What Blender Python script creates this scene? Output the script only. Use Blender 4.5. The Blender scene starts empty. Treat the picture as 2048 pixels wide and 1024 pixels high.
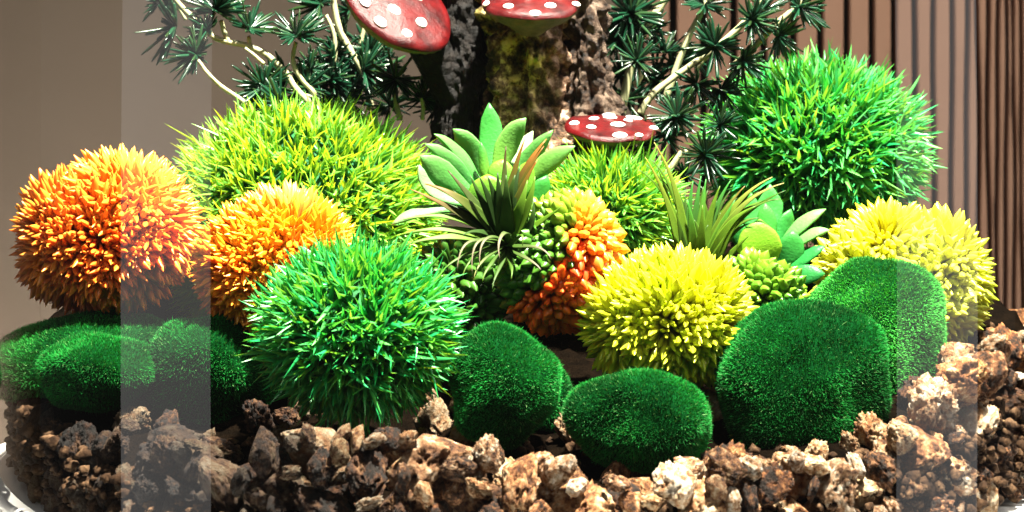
import bpy, bmesh, math, random
import numpy as np
from mathutils import Vector, Matrix, noise

# ------------------------------------------------------------------ camera, world, lights, exposure
scene = bpy.context.scene
col = scene.collection
K = 0.22e-3          # metres per photo pixel at one metre
CZ = 0.2085          # camera height above the vessel floor
PROW = 5.0           # photo row of the horizon
camd = bpy.data.cameras.new('camera')
cam = bpy.data.objects.new('camera', camd)
col.objects.link(cam)
cam.location = (0, -1.0, CZ)
cam.rotation_euler = (math.radians(90), 0, 0)
camd.sensor_width = 36
camd.lens = 36 / (2048 * K)
camd.shift_y = -(512 - PROW) / 2048
camd.clip_start = 0.02
camd.clip_end = 50
camd.dof.use_dof = True
camd.dof.focus_distance = 0.92
camd.dof.aperture_fstop = 26
scene.camera = cam

world = bpy.data.worlds.new('World')
scene.world = world
world.use_nodes = True
world.node_tree.nodes['Background'].inputs[0].default_value = (1.0, 0.97, 0.92, 1)
world.node_tree.nodes['Background'].inputs[1].default_value = 0.035


def lamp(name, kind, loc, target, energy, color, **kw):
    d = bpy.data.lights.new(name, kind)
    d.energy = energy
    d.color = color
    for k, v in kw.items():
        setattr(d, k, v)
    o = bpy.data.objects.new(name, d)
    col.objects.link(o)
    o.location = loc
    o.rotation_euler = (Vector(target) - Vector(loc)).to_track_quat('-Z', 'Y').to_euler()
    return o


# hard key lamp above the vessel, a little to the right
lamp('key_spot', 'SPOT', (0.24, -0.31, 1.27), (0.02, -0.03, 0.08), 820, (1.0, 0.93, 0.80),
     spot_size=math.radians(26), spot_blend=0.35, shadow_soft_size=0.03)
# two tall window-like softboxes beside the camera: they give the upright reflections in the glass
lamp('side_softbox', 'AREA', (-1.3, -0.446, 0.02), (0, -0.446, 0.02), 1.25, (1.0, 0.97, 0.94), shape='RECTANGLE', size=0.560, size_y=0.9)
lamp('side_softbox', 'AREA', (1.3, -0.124, 0.02), (0, -0.124, 0.02), 1.2, (1.0, 0.97, 0.94), shape='RECTANGLE', size=0.545, size_y=0.9)
# broad soft lamp above and behind the camera
lamp('front_softbox', 'AREA', (-0.1, -1.1, 1.15), (0, 0, 0.1), 5.2, (1.0, 0.97, 0.93), shape='RECTANGLE', size=0.9, size_y=0.5)
# added unseen fills for the wall behind: one below the table, one above
lamp('low_wall_fill', 'AREA', (-0.42, 0.38, -0.36), (-0.46, 0.70, -0.08), 6.5, (1.0, 0.92, 0.86), shape='RECTANGLE', size=0.7, size_y=0.1)
lamp('wall_fill', 'AREA', (0.85, -0.12, 0.80), (0.50, 0.70, 0.10), 15, (1.0, 0.90, 0.80), shape='RECTANGLE', size=0.5, size_y=0.3)

scene.view_settings.view_transform = 'Standard'
scene.view_settings.look = 'None'
scene.view_settings.gamma = 1.0
scene.view_settings.exposure = 0.0
scene.view_settings.use_curve_mapping = False
scene.render.engine = 'CYCLES'
scene.cycles.use_denoising = True
scene.cycles.max_bounces = 8
scene.cycles.transparent_max_bounces = 16
scene.cycles.caustics_reflective = False
scene.cycles.caustics_refractive = False

rng = np.random.default_rng(7)
random.seed(7)


def W(px, py, y):
    """photo pixel at depth y -> world point"""
    d = 1.0 + y
    return np.array([(px - 1024) * K * d, y, CZ - (py - PROW) * K * d])


def S(npx, y):
    return npx * K * (1.0 + y)


# ------------------------------------------------------------------ materials
def new_mat(name):
    m = bpy.data.materials.new(name)
    m.use_nodes = True
    nt = m.node_tree
    for n in list(nt.nodes):
        nt.nodes.remove(n)
    out = nt.nodes.new('ShaderNodeOutputMaterial')
    return m, nt, out


def N(nt, t, **kw):
    n = nt.nodes.new(t)
    for k, v in kw.items():
        setattr(n, k, v)
    return n


def ramp(nt, fac, stops):
    r = N(nt, 'ShaderNodeValToRGB')
    el = r.color_ramp.elements
    while len(el) < len(stops):
        el.new(0.5)
    for e, (p, c) in zip(el, stops):
        e.position = p
        e.color = (*c, 1)
    nt.links.new(fac, r.inputs[0])
    return r.outputs[0]


def noise_tex(nt, scale, detail=4, rough=0.55, coord='Object'):
    tc = N(nt, 'ShaderNodeTexCoord')
    n = N(nt, 'ShaderNodeTexNoise')
    n.inputs['Scale'].default_value = scale
    n.inputs['Detail'].default_value = detail
    n.inputs['Roughness'].default_value = rough
    nt.links.new(tc.outputs[coord], n.inputs['Vector'])
    return n


def mat_plant(name, rough=0.35, trans=0.3, ttint=(1.3, 1.0, 0.35), spec=0.5, bump=0.0, objcol=False):
    """leaf-like plastic: colour comes from the mesh's own 'col' attribute (times the object colour)"""
    m, nt, out = new_mat(name)
    a = N(nt, 'ShaderNodeAttribute', attribute_name='col')
    c = a.outputs['Color']
    if objcol:
        oi = N(nt, 'ShaderNodeObjectInfo')
        mx = N(nt, 'ShaderNodeMix', data_type='RGBA', blend_type='MULTIPLY')
        mx.inputs['Factor'].default_value = 1
        nt.links.new(oi.outputs['Color'], mx.inputs[6])
        nt.links.new(c, mx.inputs[7])
        c = mx.outputs[2]
    p = N(nt, 'ShaderNodeBsdfPrincipled')
    p.inputs['Roughness'].default_value = rough
    p.inputs['Specular IOR Level'].default_value = spec
    nt.links.new(c, p.inputs['Base Color'])
    if bump:
        nz = noise_tex(nt, 900, 3)
        b = N(nt, 'ShaderNodeBump')
        b.inputs['Strength'].default_value = bump
        b.inputs['Distance'].default_value = 0.0004
        nt.links.new(nz.outputs[0], b.inputs['Height'])
        nt.links.new(b.outputs[0], p.inputs['Normal'])
    t = N(nt, 'ShaderNodeBsdfTranslucent')
    tm = N(nt, 'ShaderNodeMix', data_type='RGBA', blend_type='MULTIPLY')
    tm.inputs['Factor'].default_value = 1
    nt.links.new(c, tm.inputs[6])
    tm.inputs[7].default_value = (*ttint, 1)
    nt.links.new(tm.outputs[2], t.inputs['Color'])
    ms = N(nt, 'ShaderNodeMixShader')
    ms.inputs[0].default_value = trans
    nt.links.new(p.outputs[0], ms.inputs[1])
    nt.links.new(t.outputs[0], ms.inputs[2])
    nt.links.new(ms.outputs[0], out.inputs[0])
    return m


def mat_noise(name, stops, scale, rough=0.8, bump=0.3, bscale=None, bdist=0.001, detail=6, spec=0.3, rand=False):
    m, nt, out = new_mat(name)
    nz = noise_tex(nt, scale, detail, 0.62)
    fac = nz.outputs[0]
    if rand:
        oi = N(nt, 'ShaderNodeObjectInfo')
        mr = N(nt, 'ShaderNodeMapRange')
        mr.inputs['To Min'].default_value = -0.14
        mr.inputs['To Max'].default_value = 0.14
        nt.links.new(oi.outputs['Random'], mr.inputs[0])
        ad = N(nt, 'ShaderNodeMath', operation='ADD')
        nt.links.new(fac, ad.inputs[0])
        nt.links.new(mr.outputs[0], ad.inputs[1])
        fac = ad.outputs[0]
    c = ramp(nt, fac, stops)
    p = N(nt, 'ShaderNodeBsdfPrincipled')
    p.inputs['Roughness'].default_value = rough
    p.inputs['Specular IOR Level'].default_value = spec
    if rand:
        mx = N(nt, 'ShaderNodeMix', data_type='RGBA', blend_type='MULTIPLY')
        mx.inputs['Factor'].default_value = 1
        nt.links.new(oi.outputs['Color'], mx.inputs[6])
        nt.links.new(c, mx.inputs[7])
        c = mx.outputs[2]
    nt.links.new(c, p.inputs['Base Color'])
    if bump:
        n2 = noise_tex(nt, bscale or scale * 2, 8, 0.7)
        b = N(nt, 'ShaderNodeBump')
        b.inputs['Strength'].default_value = bump
        b.inputs['Distance'].default_value = bdist
        nt.links.new(n2.outputs[0], b.inputs['Height'])
        nt.links.new(b.outputs[0], p.inputs['Normal'])
    nt.links.new(p.outputs[0], out.inputs[0])
    return m


M = {}
M['grass'] = mat_plant('grass_plastic', 0.32, 0.34, (2.6, 1.15, 0.3), 0.5)
M['petal'] = mat_plant('petal_plastic', 0.34, 0.25, (1.15, 0.95, 0.4), 0.45, objcol=True)
M['leaf'] = mat_plant('succulent_leaf', 0.45, 0.22, (1.3, 1.05, 0.35), 0.3, bump=0.5)
M['air'] = mat_plant('air_plant_leaf', 0.5, 0.22, (1.3, 1.0, 0.4), 0.2)
M['needle'] = mat_plant('pine_needle', 0.28, 0.05, (1.0, 1.0, 0.6), 0.42)
M['stem'] = mat_plant('pine_stem', 0.45, 0.0, (1, 1, 1), 0.4, bump=0.2)
M['flock'] = mat_plant('moss_flock', 0.5, 0.14, (1.3, 1.1, 0.5), 0.12)
M['moss_core'] = mat_noise('moss_core', [(0.3, (0.001, 0.014, 0.003)), (0.7, (0.002, 0.035, 0.007))], 220, 0.95, 0.4, 900, 0.001, spec=0.0)
M['grass_core'] = mat_noise('grass_core', [(0.3, (0.002, 0.05, 0.015)), (0.7, (0.004, 0.10, 0.02))], 200, 0.8, 0.0)
M['stone'] = mat_noise('lava_stone', [(0.33, (0.016, 0.008, 0.004)), (0.44, (0.12, 0.045, 0.015)), (0.52, (0.31, 0.155, 0.068)), (0.60, (0.42, 0.30, 0.19)), (0.71, (0.60, 0.52, 0.43))],
                       2.8, 0.8, 1.0, 7.5, 0.0024, 10, 0.3, rand=True)
M['fine'] = mat_noise('fine_gravel', [(0.32, (0.012, 0.006, 0.003)), (0.5, (0.03, 0.015, 0.007)), (0.68, (0.13, 0.075, 0.04))], 190, 0.85, 0.8, 900, 0.001, 8, spec=0.1)
M['soil'] = mat_noise('soil', [(0.3, (0.0025, 0.002, 0.0015)), (0.7, (0.008, 0.005, 0.003))], 160, 0.95, 1.0, 400, 0.004, spec=0.0)  # soil blackened: the shade between the stones is put into its colour
M['cap_red'] = mat_noise('mushroom_red', [(0.3, (0.012, 0.0006, 0.0008)), (0.48, (0.045, 0.0014, 0.002)), (0.72, (0.09, 0.003, 0.0035))], 120, 0.34, 0.7, 300, 0.0010, spec=0.28)
M['cap_under'] = mat_noise('mushroom_underside', [(0.3, (0.03, 0.035, 0.01)), (0.7, (0.12, 0.09, 0.04))], 260, 0.7, 0.6, 500, 0.001)
M['spot'] = mat_noise('mushroom_spot', [(0.3, (0.72, 0.68, 0.62)), (0.7, (0.85, 0.83, 0.78))], 200, 0.5, 0.3, 600, 0.0006)


def mat_bark(name, dark):
    m, nt, out = new_mat(name)
    n1 = noise_tex(nt, 130, 9, 0.7)
    n2 = noise_tex(nt, 42, 3, 0.5)
    a = ramp(nt, n1.outputs[0], [(0.40, tuple(x * dark for x in (0.015, 0.009, 0.006))), (0.5, tuple(x * dark for x in (0.10, 0.055, 0.03))), (0.62, tuple(x * dark for x in (0.34, 0.24, 0.17)))])
    b = ramp(nt, n1.outputs[0], [(0.40, tuple(x * dark for x in (0.006, 0.005, 0.002))), (0.5, tuple(x * dark for x in (0.07, 0.055, 0.012))), (0.60, tuple(x * dark for x in (0.42, 0.38, 0.09)))])
    at = N(nt, 'ShaderNodeAttribute', attribute_name='mossy')
    mr = N(nt, 'ShaderNodeMapRange')
    mr.inputs['From Min'].default_value = 0.35
    mr.inputs['From Max'].default_value = 0.6
    sm = N(nt, 'ShaderNodeMath', operation='ADD')
    nt.links.new(at.outputs['Fac'], sm.inputs[0])
    nt.links.new(n2.outputs[0], sm.inputs[1])
    sb = N(nt, 'ShaderNodeMath', operation='SUBTRACT')
    nt.links.new(sm.outputs[0], sb.inputs[0])
    sb.inputs[1].default_value = 0.5
    nt.links.new(sb.outputs[0], mr.inputs[0])
    mx = N(nt, 'ShaderNodeMix', data_type='RGBA')
    nt.links.new(mr.outputs[0], mx.inputs['Factor'])
    nt.links.new(a, mx.inputs[6])
    nt.links.new(b, mx.inputs[7])
    p = N(nt, 'ShaderNodeBsdfPrincipled')
    p.inputs['Roughness'].default_value = 0.62
    p.inputs['Specular IOR Level'].default_value = 0.22
    nt.links.new(mx.outputs[2], p.inputs['Base Color'])
    n3 = noise_tex(nt, 330, 8, 0.7)
    bp = N(nt, 'ShaderNodeBump')
    bp.inputs['Strength'].default_value = 0.9
    vo = N(nt, 'ShaderNodeTexVoronoi', feature='F1')
    vo.inputs['Scale'].default_value = 210
    nt.links.new(N(nt, 'ShaderNodeTexCoord').outputs['Object'], vo.inputs['Vector'])
    hs = N(nt, 'ShaderNodeMath', operation='SUBTRACT')
    nt.links.new(n3.outputs[0], hs.inputs[0])
    nt.links.new(vo.outputs['Distance'], hs.inputs[1])
    bp.inputs['Distance'].default_value = 0.004
    nt.links.new(hs.outputs[0], bp.inputs['Height'])
    nt.links.new(bp.outputs[0], p.inputs['Normal'])
    nt.links.new(p.outputs[0], out.inputs[0])
    return m


M['bark'] = mat_bark('bark', 1.7)
M['bark_root'] = mat_bark('root_bark', 0.42)
M['bark_shaded'] = mat_bark('shaded_bark', 0.035)  # bark copy with the left trunk's shade put into the colour


def mat_glass(name, ior, body=0.0):
    """clear pane: passes light straight through, mirrors by Fresnel on the face that meets the air"""
    m, nt, out = new_mat(name)
    fr = N(nt, 'ShaderNodeFresnel')
    fr.inputs['IOR'].default_value = ior
    g = N(nt, 'ShaderNodeNewGeometry')
    inv = N(nt, 'ShaderNodeMath', operation='SUBTRACT')
    inv.inputs[0].default_value = 1
    nt.links.new(g.outputs['Backfacing'], inv.inputs[1])
    mu = N(nt, 'ShaderNodeMath', operation='MULTIPLY')
    nt.links.new(fr.outputs[0], mu.inputs[0])
    nt.links.new(inv.outputs[0], mu.inputs[1])
    tr = N(nt, 'ShaderNodeBsdfTransparent')
    tr.inputs[0].default_value = (0.985, 0.99, 0.985, 1)
    gl = N(nt, 'ShaderNodeBsdfGlossy')
    gl.inputs['Roughness'].default_value = 0.0
    ms = N(nt, 'ShaderNodeMixShader')
    nt.links.new(mu.outputs[0], ms.inputs[0])
    nt.links.new(tr.outputs[0], ms.inputs[1])
    nt.links.new(gl.outputs[0], ms.inputs[2])
    fin = ms
    if body:
        df = N(nt, 'ShaderNodeBsdfDiffuse')
        df.inputs[0].default_value = (0.62, 0.62, 0.62, 1)
        m2 = N(nt, 'ShaderNodeMixShader')
        m2.inputs[0].default_value = body
        nt.links.new(ms.outputs[0], m2.inputs[1])
        nt.links.new(df.outputs[0], m2.inputs[2])
        fin = m2
    nt.links.new(fin.outputs[0], out.inputs[0])
    return m


def mat_clear(name):
    m, nt, out = new_mat(name)
    tr = N(nt, 'ShaderNodeBsdfTransparent')
    tr.inputs[0].default_value = (0.99, 0.995, 0.99, 1)
    nt.links.new(tr.outputs[0], out.inputs[0])
    return m


M['glass'] = mat_glass('clear_glass', 1.75)
M['glass_in'] = mat_clear('glass_inner_face')
M['glass_base'] = mat_glass('glass_base', 1.5, 0.55)
M['table'] = mat_noise('table_white', [(0.3, (0.74, 0.73, 0.71)), (0.7, (0.80, 0.79, 0.77))], 20, 0.45, 0.05, 300, 0.0003)
M['wall'] = mat_noise('brown_plaster', [(0.3, (0.162, 0.125, 0.090)), (0.7, (0.185, 0.142, 0.104))], 6, 0.9, 0.25, 700, 0.0006)
M['slat'] = mat_noise('slat_paint', [(0.3, (0.36, 0.205, 0.135)), (0.7, (0.41, 0.24, 0.16))], 8, 0.8, 0.2, 500, 0.0004)
M['gap'] = mat_noise('gap_backing', [(0.3, (0.012, 0.010, 0.009)), (0.7, (0.018, 0.014, 0.012))], 8, 0.9, 0.0)


# ------------------------------------------------------------------ mesh helpers
def mesh_np(name, V, F, colors=None, mats=None, smooth=True, extra=None):
    """V (n,3); F: array (m,3|4) or list of arrays"""
    if not isinstance(F, list):
        F = [F]
    F = [np.asarray(f, dtype=np.int32) for f in F if len(f)]
    me = bpy.data.meshes.new(name)
    V = np.asarray(V, dtype=np.float32)
    me.vertices.add(len(V))
    me.vertices.foreach_set('co', V.ravel())
    loops = np.concatenate([f.ravel() for f in F])
    totals = np.concatenate([np.full(len(f), f.shape[1], dtype=np.int32) for f in F])
    starts = np.concatenate([[0], np.cumsum(totals)[:-1]]).astype(np.int32)
    me.loops.add(len(loops))
    me.loops.foreach_set('vertex_index', loops)
    me.polygons.add(len(totals))
    me.polygons.foreach_set('loop_start', starts)
    me.polygons.foreach_set('loop_total', totals)
    me.update(calc_edges=True)
    me.polygons.foreach_set('use_smooth', np.full(len(totals), smooth, dtype=bool))
    if colors is not None:
        a = me.color_attributes.new('col', 'FLOAT_COLOR', 'POINT')
        c = np.ones((len(V), 4), dtype=np.float32)
        c[:, :3] = colors
        a.data.foreach_set('color', c.ravel())
    if extra:
        for k, v in extra.items():
            a = me.attributes.new(k, 'FLOAT', 'POINT')
            a.data.foreach_set('value', np.asarray(v, dtype=np.float32))
    for m in (mats or []):
        me.materials.append(m)
    return me


def ob(name, data, parent=None, loc=None, rot=None):
    o = bpy.data.objects.new(name, data)
    col.objects.link(o)
    if parent is not None:
        o.parent = parent
    if loc is not None:
        o.location = loc
    if rot is not None:
        o.rotation_euler = rot
    return o


def tag(o, label=None, cat=None, group=None, kind=None):
    for k, v in (('label', label), ('category', cat), ('group', group), ('kind', kind)):
        if v:
            o[k] = v
    return o


def empty(name, loc):
    return ob(name, None, None, tuple(loc))


def unit(a):
    return a / np.maximum(np.linalg.norm(a, axis=-1, keepdims=True), 1e-9)


def fib(n, jit=0.0):
    i = np.arange(n) + 0.5
    ph = np.arccos(1 - 2 * i / n)
    th = math.pi * (1 + 5 ** 0.5) * i
    v = np.stack([np.cos(th) * np.sin(ph), np.sin(th) * np.sin(ph), np.cos(ph)], 1)
    return unit(v + rng.normal(0, jit, v.shape))


def ico(sub):
    bm = bmesh.new()
    bmesh.ops.create_icosphere(bm, subdivisions=sub, radius=1)
    V = np.array([v.co[:] for v in bm.verts])
    F = np.array([[v.index for v in f.verts] for f in bm.faces])
    bm.free()
    return V, F


ICO = {s: ico(s) for s in (2, 3, 4, 5)}


def nz3(V, freq, seed):
    o = Vector((seed * 3.17, seed * 1.31, seed * 7.7))
    return np.array([noise.noise(Vector(v) * freq + o) for v in V])


def blades(base, dirs, L, wid, bend, c0, c1, S_=4, fold=0.35, ctip=None, tipw=0.04):
    """many tapered folded blades; base, dirs, bend (n,3); L, wid (n,); c0, c1 (n,3)"""
    n = len(base)
    r = unit(rng.normal(size=(n, 3)))
    side = unit(np.cross(dirs, r))
    nrm = np.cross(side, dirs)
    ts = np.linspace(0, 1, S_)
    Vs, Cs = [], []
    for t in ts:
        c = base + dirs * (L * t)[:, None] + bend * (L * t * t)[:, None]
        w = wid * ((0.55 + 1.2 * t) if t < 0.38 else (1.006 * (1 - (t - 0.38) / 0.62) ** 0.85)) + wid * tipw * (t > 0.9)
        w = w[:, None] * 0.5
        Vs += [c - side * w, c - nrm * w * fold * 2, c + side * w]
        cc = c0 * (1 - t) + c1 * t
        Cs += [cc, cc, cc]
    V = np.stack(Vs, 1).reshape(-1, 3)
    C = np.stack(Cs, 1).reshape(-1, 3)
    k = 3 * S_
    F = []
    b = np.arange(n)[:, None] * k
    for s in range(S_ - 1):
        a = s * 3
        F.append(b + np.array([a, a + 1, a + 4, a + 3]))
        F.append(b + np.array([a + 1, a + 2, a + 5, a + 4]))
    return V, np.concatenate(F), C


def tube(pts, rad, nseg=8, cap=True):
    """smooth tube through points; Catmull-Rom resampled"""
    P = np.asarray(pts, float)
    R = np.asarray(rad, float) if np.ndim(rad) else np.full(len(P), rad)
    Q, RR = [], []
    m = len(P)
    for i in range(m - 1):
        p0, p1, p2, p3 = P[max(i - 1, 0)], P[i], P[i + 1], P[min(i + 2, m - 1)]
        for t in np.linspace(0, 1, 5, endpoint=False):
            Q.append(0.5 * ((2 * p1) + (-p0 + p2) * t + (2 * p0 - 5 * p1 + 4 * p2 - p3) * t * t + (-p0 + 3 * p1 - 3 * p2 + p3) * t ** 3))
            RR.append(R[i] * (1 - t) + R[i + 1] * t)
    Q.append(P[-1]); RR.append(R[-1])
    Q = np.array(Q); RR = np.array(RR)
    T = unit(np.gradient(Q, axis=0))
    up = np.array([0.0, -1.0, 0.15])
    V, F = [], []
    for q, t, r in zip(Q, T, RR):
        s = unit(np.cross(t, up)); u = np.cross(s, t)
        for j in range(nseg):
            a = 2 * math.pi * j / nseg
            V.append(q + (s * math.cos(a) + u * math.sin(a)) * r)
    n = len(Q)
    for i in range(n - 1):
        for j in range(nseg):
            F.append([i * nseg + j, i * nseg + (j + 1) % nseg, (i + 1) * nseg + (j + 1) % nseg, (i + 1) * nseg + j])
    V = np.array(V); F4 = np.array(F)
    c0 = len(V)
    V = np.vstack([V, Q[0], Q[-1]])
    F3 = [[c0, (j + 1) % nseg, j] for j in range(nseg)] + [[c0 + 1, (n - 1) * nseg + j, (n - 1) * nseg + (j + 1) % nseg] for j in range(nseg)]
    return V, [F4, np.array(F3)]


def leaf_mesh(name, pts, wprof, thick, cup, face, c_base, c_tip, mat, rings=12, seg=10, c_edge=None, mottling=0.06, cpow=1.0):
    """solid leaf along a bezier through pts (3 or 4 control points); wprof = list of (t, half width)"""
    P = np.asarray(pts, float)
    tt = np.linspace(0, 1, rings)
    if len(P) == 3:
        Q = np.array([(1 - t) ** 2 * P[0] + 2 * t * (1 - t) * P[1] + t * t * P[2] for t in tt])
    else:
        Q = np.array([(1 - t) ** 3 * P[0] + 3 * t * (1 - t) ** 2 * P[1] + 3 * t * t * (1 - t) * P[2] + t ** 3 * P[3] for t in tt])
    T = unit(np.gradient(Q, axis=0))
    face = np.asarray(face, float)
    w = np.interp(tt, [a for a, b in wprof], [b for a, b in wprof])
    V, C = [], []
    for q, t, hw, s_ in zip(Q, T, w, tt):
        s = unit(np.cross(t, face)); u = np.cross(s, t)
        if np.dot(u, face) < 0:
            u = -u
        for j in range(seg):
            a = 2 * math.pi * j / seg
            ca, sa = math.cos(a), math.sin(a)
            th = min(thick, hw * 0.7)
            V.append(q + s * hw * ca + u * (th * sa * (0.6 + 0.4 * sa * sa) + cup * hw * (ca * ca - 0.3)))
            c = np.array(c_base) * (1 - s_ ** cpow) + np.array(c_tip) * s_ ** cpow
            if c_edge is not None and abs(ca) > 0.9:
                c = c * 0.5 + np.array(c_edge) * 0.5
            C.append(c * (1 + rng.normal(0, mottling)))
    F = []
    for i in range(rings - 1):
        for j in range(seg):
            F.append([i * seg + j, i * seg + (j + 1) % seg, (i + 1) * seg + (j + 1) % seg, (i + 1) * seg + j])
    n = len(V)
    V += [Q[0], Q[-1]]
    C += [c_base, c_tip]
    F3 = [[n, (j + 1) % seg, j] for j in range(seg)] + [[n + 1, (rings - 1) * seg + j, (rings - 1) * seg + (j + 1) % seg] for j in range(seg)]
    return mesh_np(name, np.array(V), [np.array(F), np.array(F3)], np.clip(np.array(C), 0, 1), [mat])


def recenter(me, loc):
    """move mesh so that loc is its origin"""
    n = len(me.vertices)
    a = np.empty(n * 3, dtype=np.float32)
    me.vertices.foreach_get('co', a)
    a = a.reshape(-1, 3) - np.asarray(loc, dtype=np.float32)
    me.vertices.foreach_set('co', a.ravel())
    me.update()
    return me


def box_np(x0, x1, y0, y1, z0, z1):
    V = np.array([[x, y, z] for z in (z0, z1) for y in (y0, y1) for x in (x0, x1)])
    F = np.array([[0, 2, 3, 1], [4, 5, 7, 6], [0, 1, 5, 4], [2, 6, 7, 3], [0, 4, 6, 2], [1, 3, 7, 5]])
    return V, F


# ------------------------------------------------------------------ setting: table, wall, slats
FZ = 0.011            # top of the vessel's glass floor
V, F = [], []
for rr_, zz_ in ((0.001, -0.0087), (0.252, -0.0087), (0.255, -0.0105), (0.255, -0.040), (0.001, -0.040)):
    for j in range(128):
        V.append([0.006 + rr_ * math.cos(j * math.tau / 128), rr_ * math.sin(j * math.tau / 128), FZ + zz_])
F = [[i * 128 + j, (i + 1) * 128 + j, (i + 1) * 128 + (j + 1) % 128, i * 128 + (j + 1) % 128] for i in range(4) for j in range(128)]
V, F = np.array(V), np.array(F)
tag(ob('table_top', mesh_np('table_top', V, F, None, [M['table']], False)), kind='structure')
YW = 0.70
V, F = box_np(-1.6, W(1262, 0, YW)[0], YW, YW + 0.05, -0.6, 1.6)
tag(ob('back_wall', mesh_np('back_wall', V, F, None, [M['wall']], False)), kind='structure')

sl = empty('slatted_wall', (W(1262, 0, YW)[0], YW, -0.4))
tag(sl, 'brown upright slatted wall with dark gaps behind the glass vessel', 'slatted wall')
bx0, bx1 = W(1262, 0, YW)[0] + 0.001, 1.6
V, F = box_np(bx0, bx1, YW + 0.015, YW + 0.05, -0.6, 1.6)
o = ob('backing_board', recenter(mesh_np('backing_board', V, F, None, [M['gap']], False), sl.location[:]), sl)
lines = [1262, 1282, 1347, 1408, 1468, 1528, 1587, 1641, 1694, 1744, 1788, 1829, 1868, 1905, 1933, 1956, 1978, 1996, 2012, 2028, 2044, 2062, 2080]
nz_ = 26
for i in range(len(lines) - 1):
    pa, pb = lines[i], lines[i + 1]
    g = 17 - 9.5 * (i / len(lines))
    wav = 0 if pa < 1780 else min(1.0, (pa - 1780) / 150) * 1.6 + 0.8
    zz = np.linspace(-0.6, 1.6, 120)
    ph = i * 1.7
    dx0 = wav * (np.sin(zz * 16 + ph) + 0.6 * np.sin(zz * 37 + ph * 2.1))
    dx1 = wav * (np.sin(zz * 16 + ph + 1.7) + 0.6 * np.sin(zz * 37 + (ph + 1.7) * 2.1))
    xa = (pa + g * 0.5 + dx0 - 1024) * K * 1.7
    xb = (pb - g * 0.5 + dx1 - 1024) * K * 1.7
    V = []
    for a, b, z in zip(xa, xb, zz):
        bv = 0.0008
        V += [[a, YW + 0.014, z], [a, YW + bv, z], [a + bv, YW, z], [b - bv, YW, z], [b, YW + bv, z], [b, YW + 0.014, z]]
    F = []
    for k in range(len(zz) - 1):
        for j in range(5):
            F.append([k * 6 + j, k * 6 + j + 1, (k + 1) * 6 + j + 1, (k + 1) * 6 + j])
    ob('slat', recenter(mesh_np('slat', np.array(V), np.array(F), None, [M['slat']], False), sl.location[:]), sl)

# ------------------------------------------------------------------ glass vessel
RO, RI = 0.2285, 0.2250
VX = 0.006
gv = empty('glass_vessel', (VX, 0, FZ - 0.018))
tag(gv, 'large clear round glass vessel holding the stones and plants', 'glass vessel')


def lathe(prof, seg=160):
    V, F = [], []
    n = len(prof)
    for i in range(seg):
        a = 2 * math.pi * i / seg
        for r, z in prof:
            V.append([r * math.cos(a), r * math.sin(a), z])
    for i in range(seg):
        j = (i + 1) % seg
        for k in range(n - 1):
            F.append([i * n + k, j * n + k, j * n + k + 1, i * n + k + 1])
    return np.array(V), np.array(F)


Vo, Fo = lathe([(RO, 0.018), (RO, 0.46), (RO - 0.0008, 0.4625)])
Vi, Fi = lathe([(RO - 0.0008, 0.4625), (RI + 0.0008, 0.4625), (RI, 0.46), (RI, 0.0185)])
me = mesh_np('glass_wall', np.vstack([Vo, Vi]), np.vstack([Fo, Fi + len(Vo)]), None, [M['glass'], M['glass_in']])
for p in me.polygons:
    p.material_index = 0 if p.index < len(Fo) else 1
ob('glass_wall', me, gv)
V, F = lathe([(0.0005, 0.0095), (RO - 0.004, 0.0095), (RO + 0.0005, 0.011), (RO + 0.0015, 0.0135), (RO + 0.001, 0.0165), (RO - 0.001, 0.0178), (0.0005, 0.0178)])
ob('glass_base', mesh_np('glass_base', V, F, None, [M['glass_base']]), gv)

# ------------------------------------------------------------------ stones: bed and single stones
def bed_z(x, y):
    t = np.clip((y + 0.19) / 0.30, 0, 1)
    z = 0.024 + 0.055 * t ** 0.9
    return z + 0.004 * np.clip((x - 0.08) / 0.12, 0, 1) * (1 - t) + 0.006 * (x > 0) * x / 0.2


def bed_r(a):
    # the fine bed reaches the glass at the sides and stands back behind the front stones
    front = np.clip((-math.sin(a) - 0.25) / 0.35, 0, 1)
    return 0.2180 - 0.0060 * front


bed = []
nr, na = 46, 150
RB = 0.203
for i in range(nr):
    for j in range(na):
        a = 2 * math.pi * j / na
        r = bed_r(a) * (i / (nr - 1))
        x, y = r * math.cos(a), r * math.sin(a)
        z = bed_z(x, y) + 0.003 * noise.noise(Vector((x * 60, y * 60, 0))) + 0.0015 * noise.noise(Vector((x * 190, y * 190, 3)))
        bed.append([x, y, z])
for j in range(na):
    a = 2 * math.pi * j / na
    bed.append([bed_r(a) * math.cos(a), bed_r(a) * math.sin(a), FZ + 0.001])
F = [[i * na + j, (i + 1) * na + j, (i + 1) * na + (j + 1) % na, i * na + (j + 1) % na] for i in range(nr) for j in range(na)]
bedo = ob('gravel_bed', mesh_np('gravel_bed', np.array(bed), np.array(F), None, [M['soil']]), None, (VX, 0, 0))
tag(bedo, kind='structure')


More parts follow.
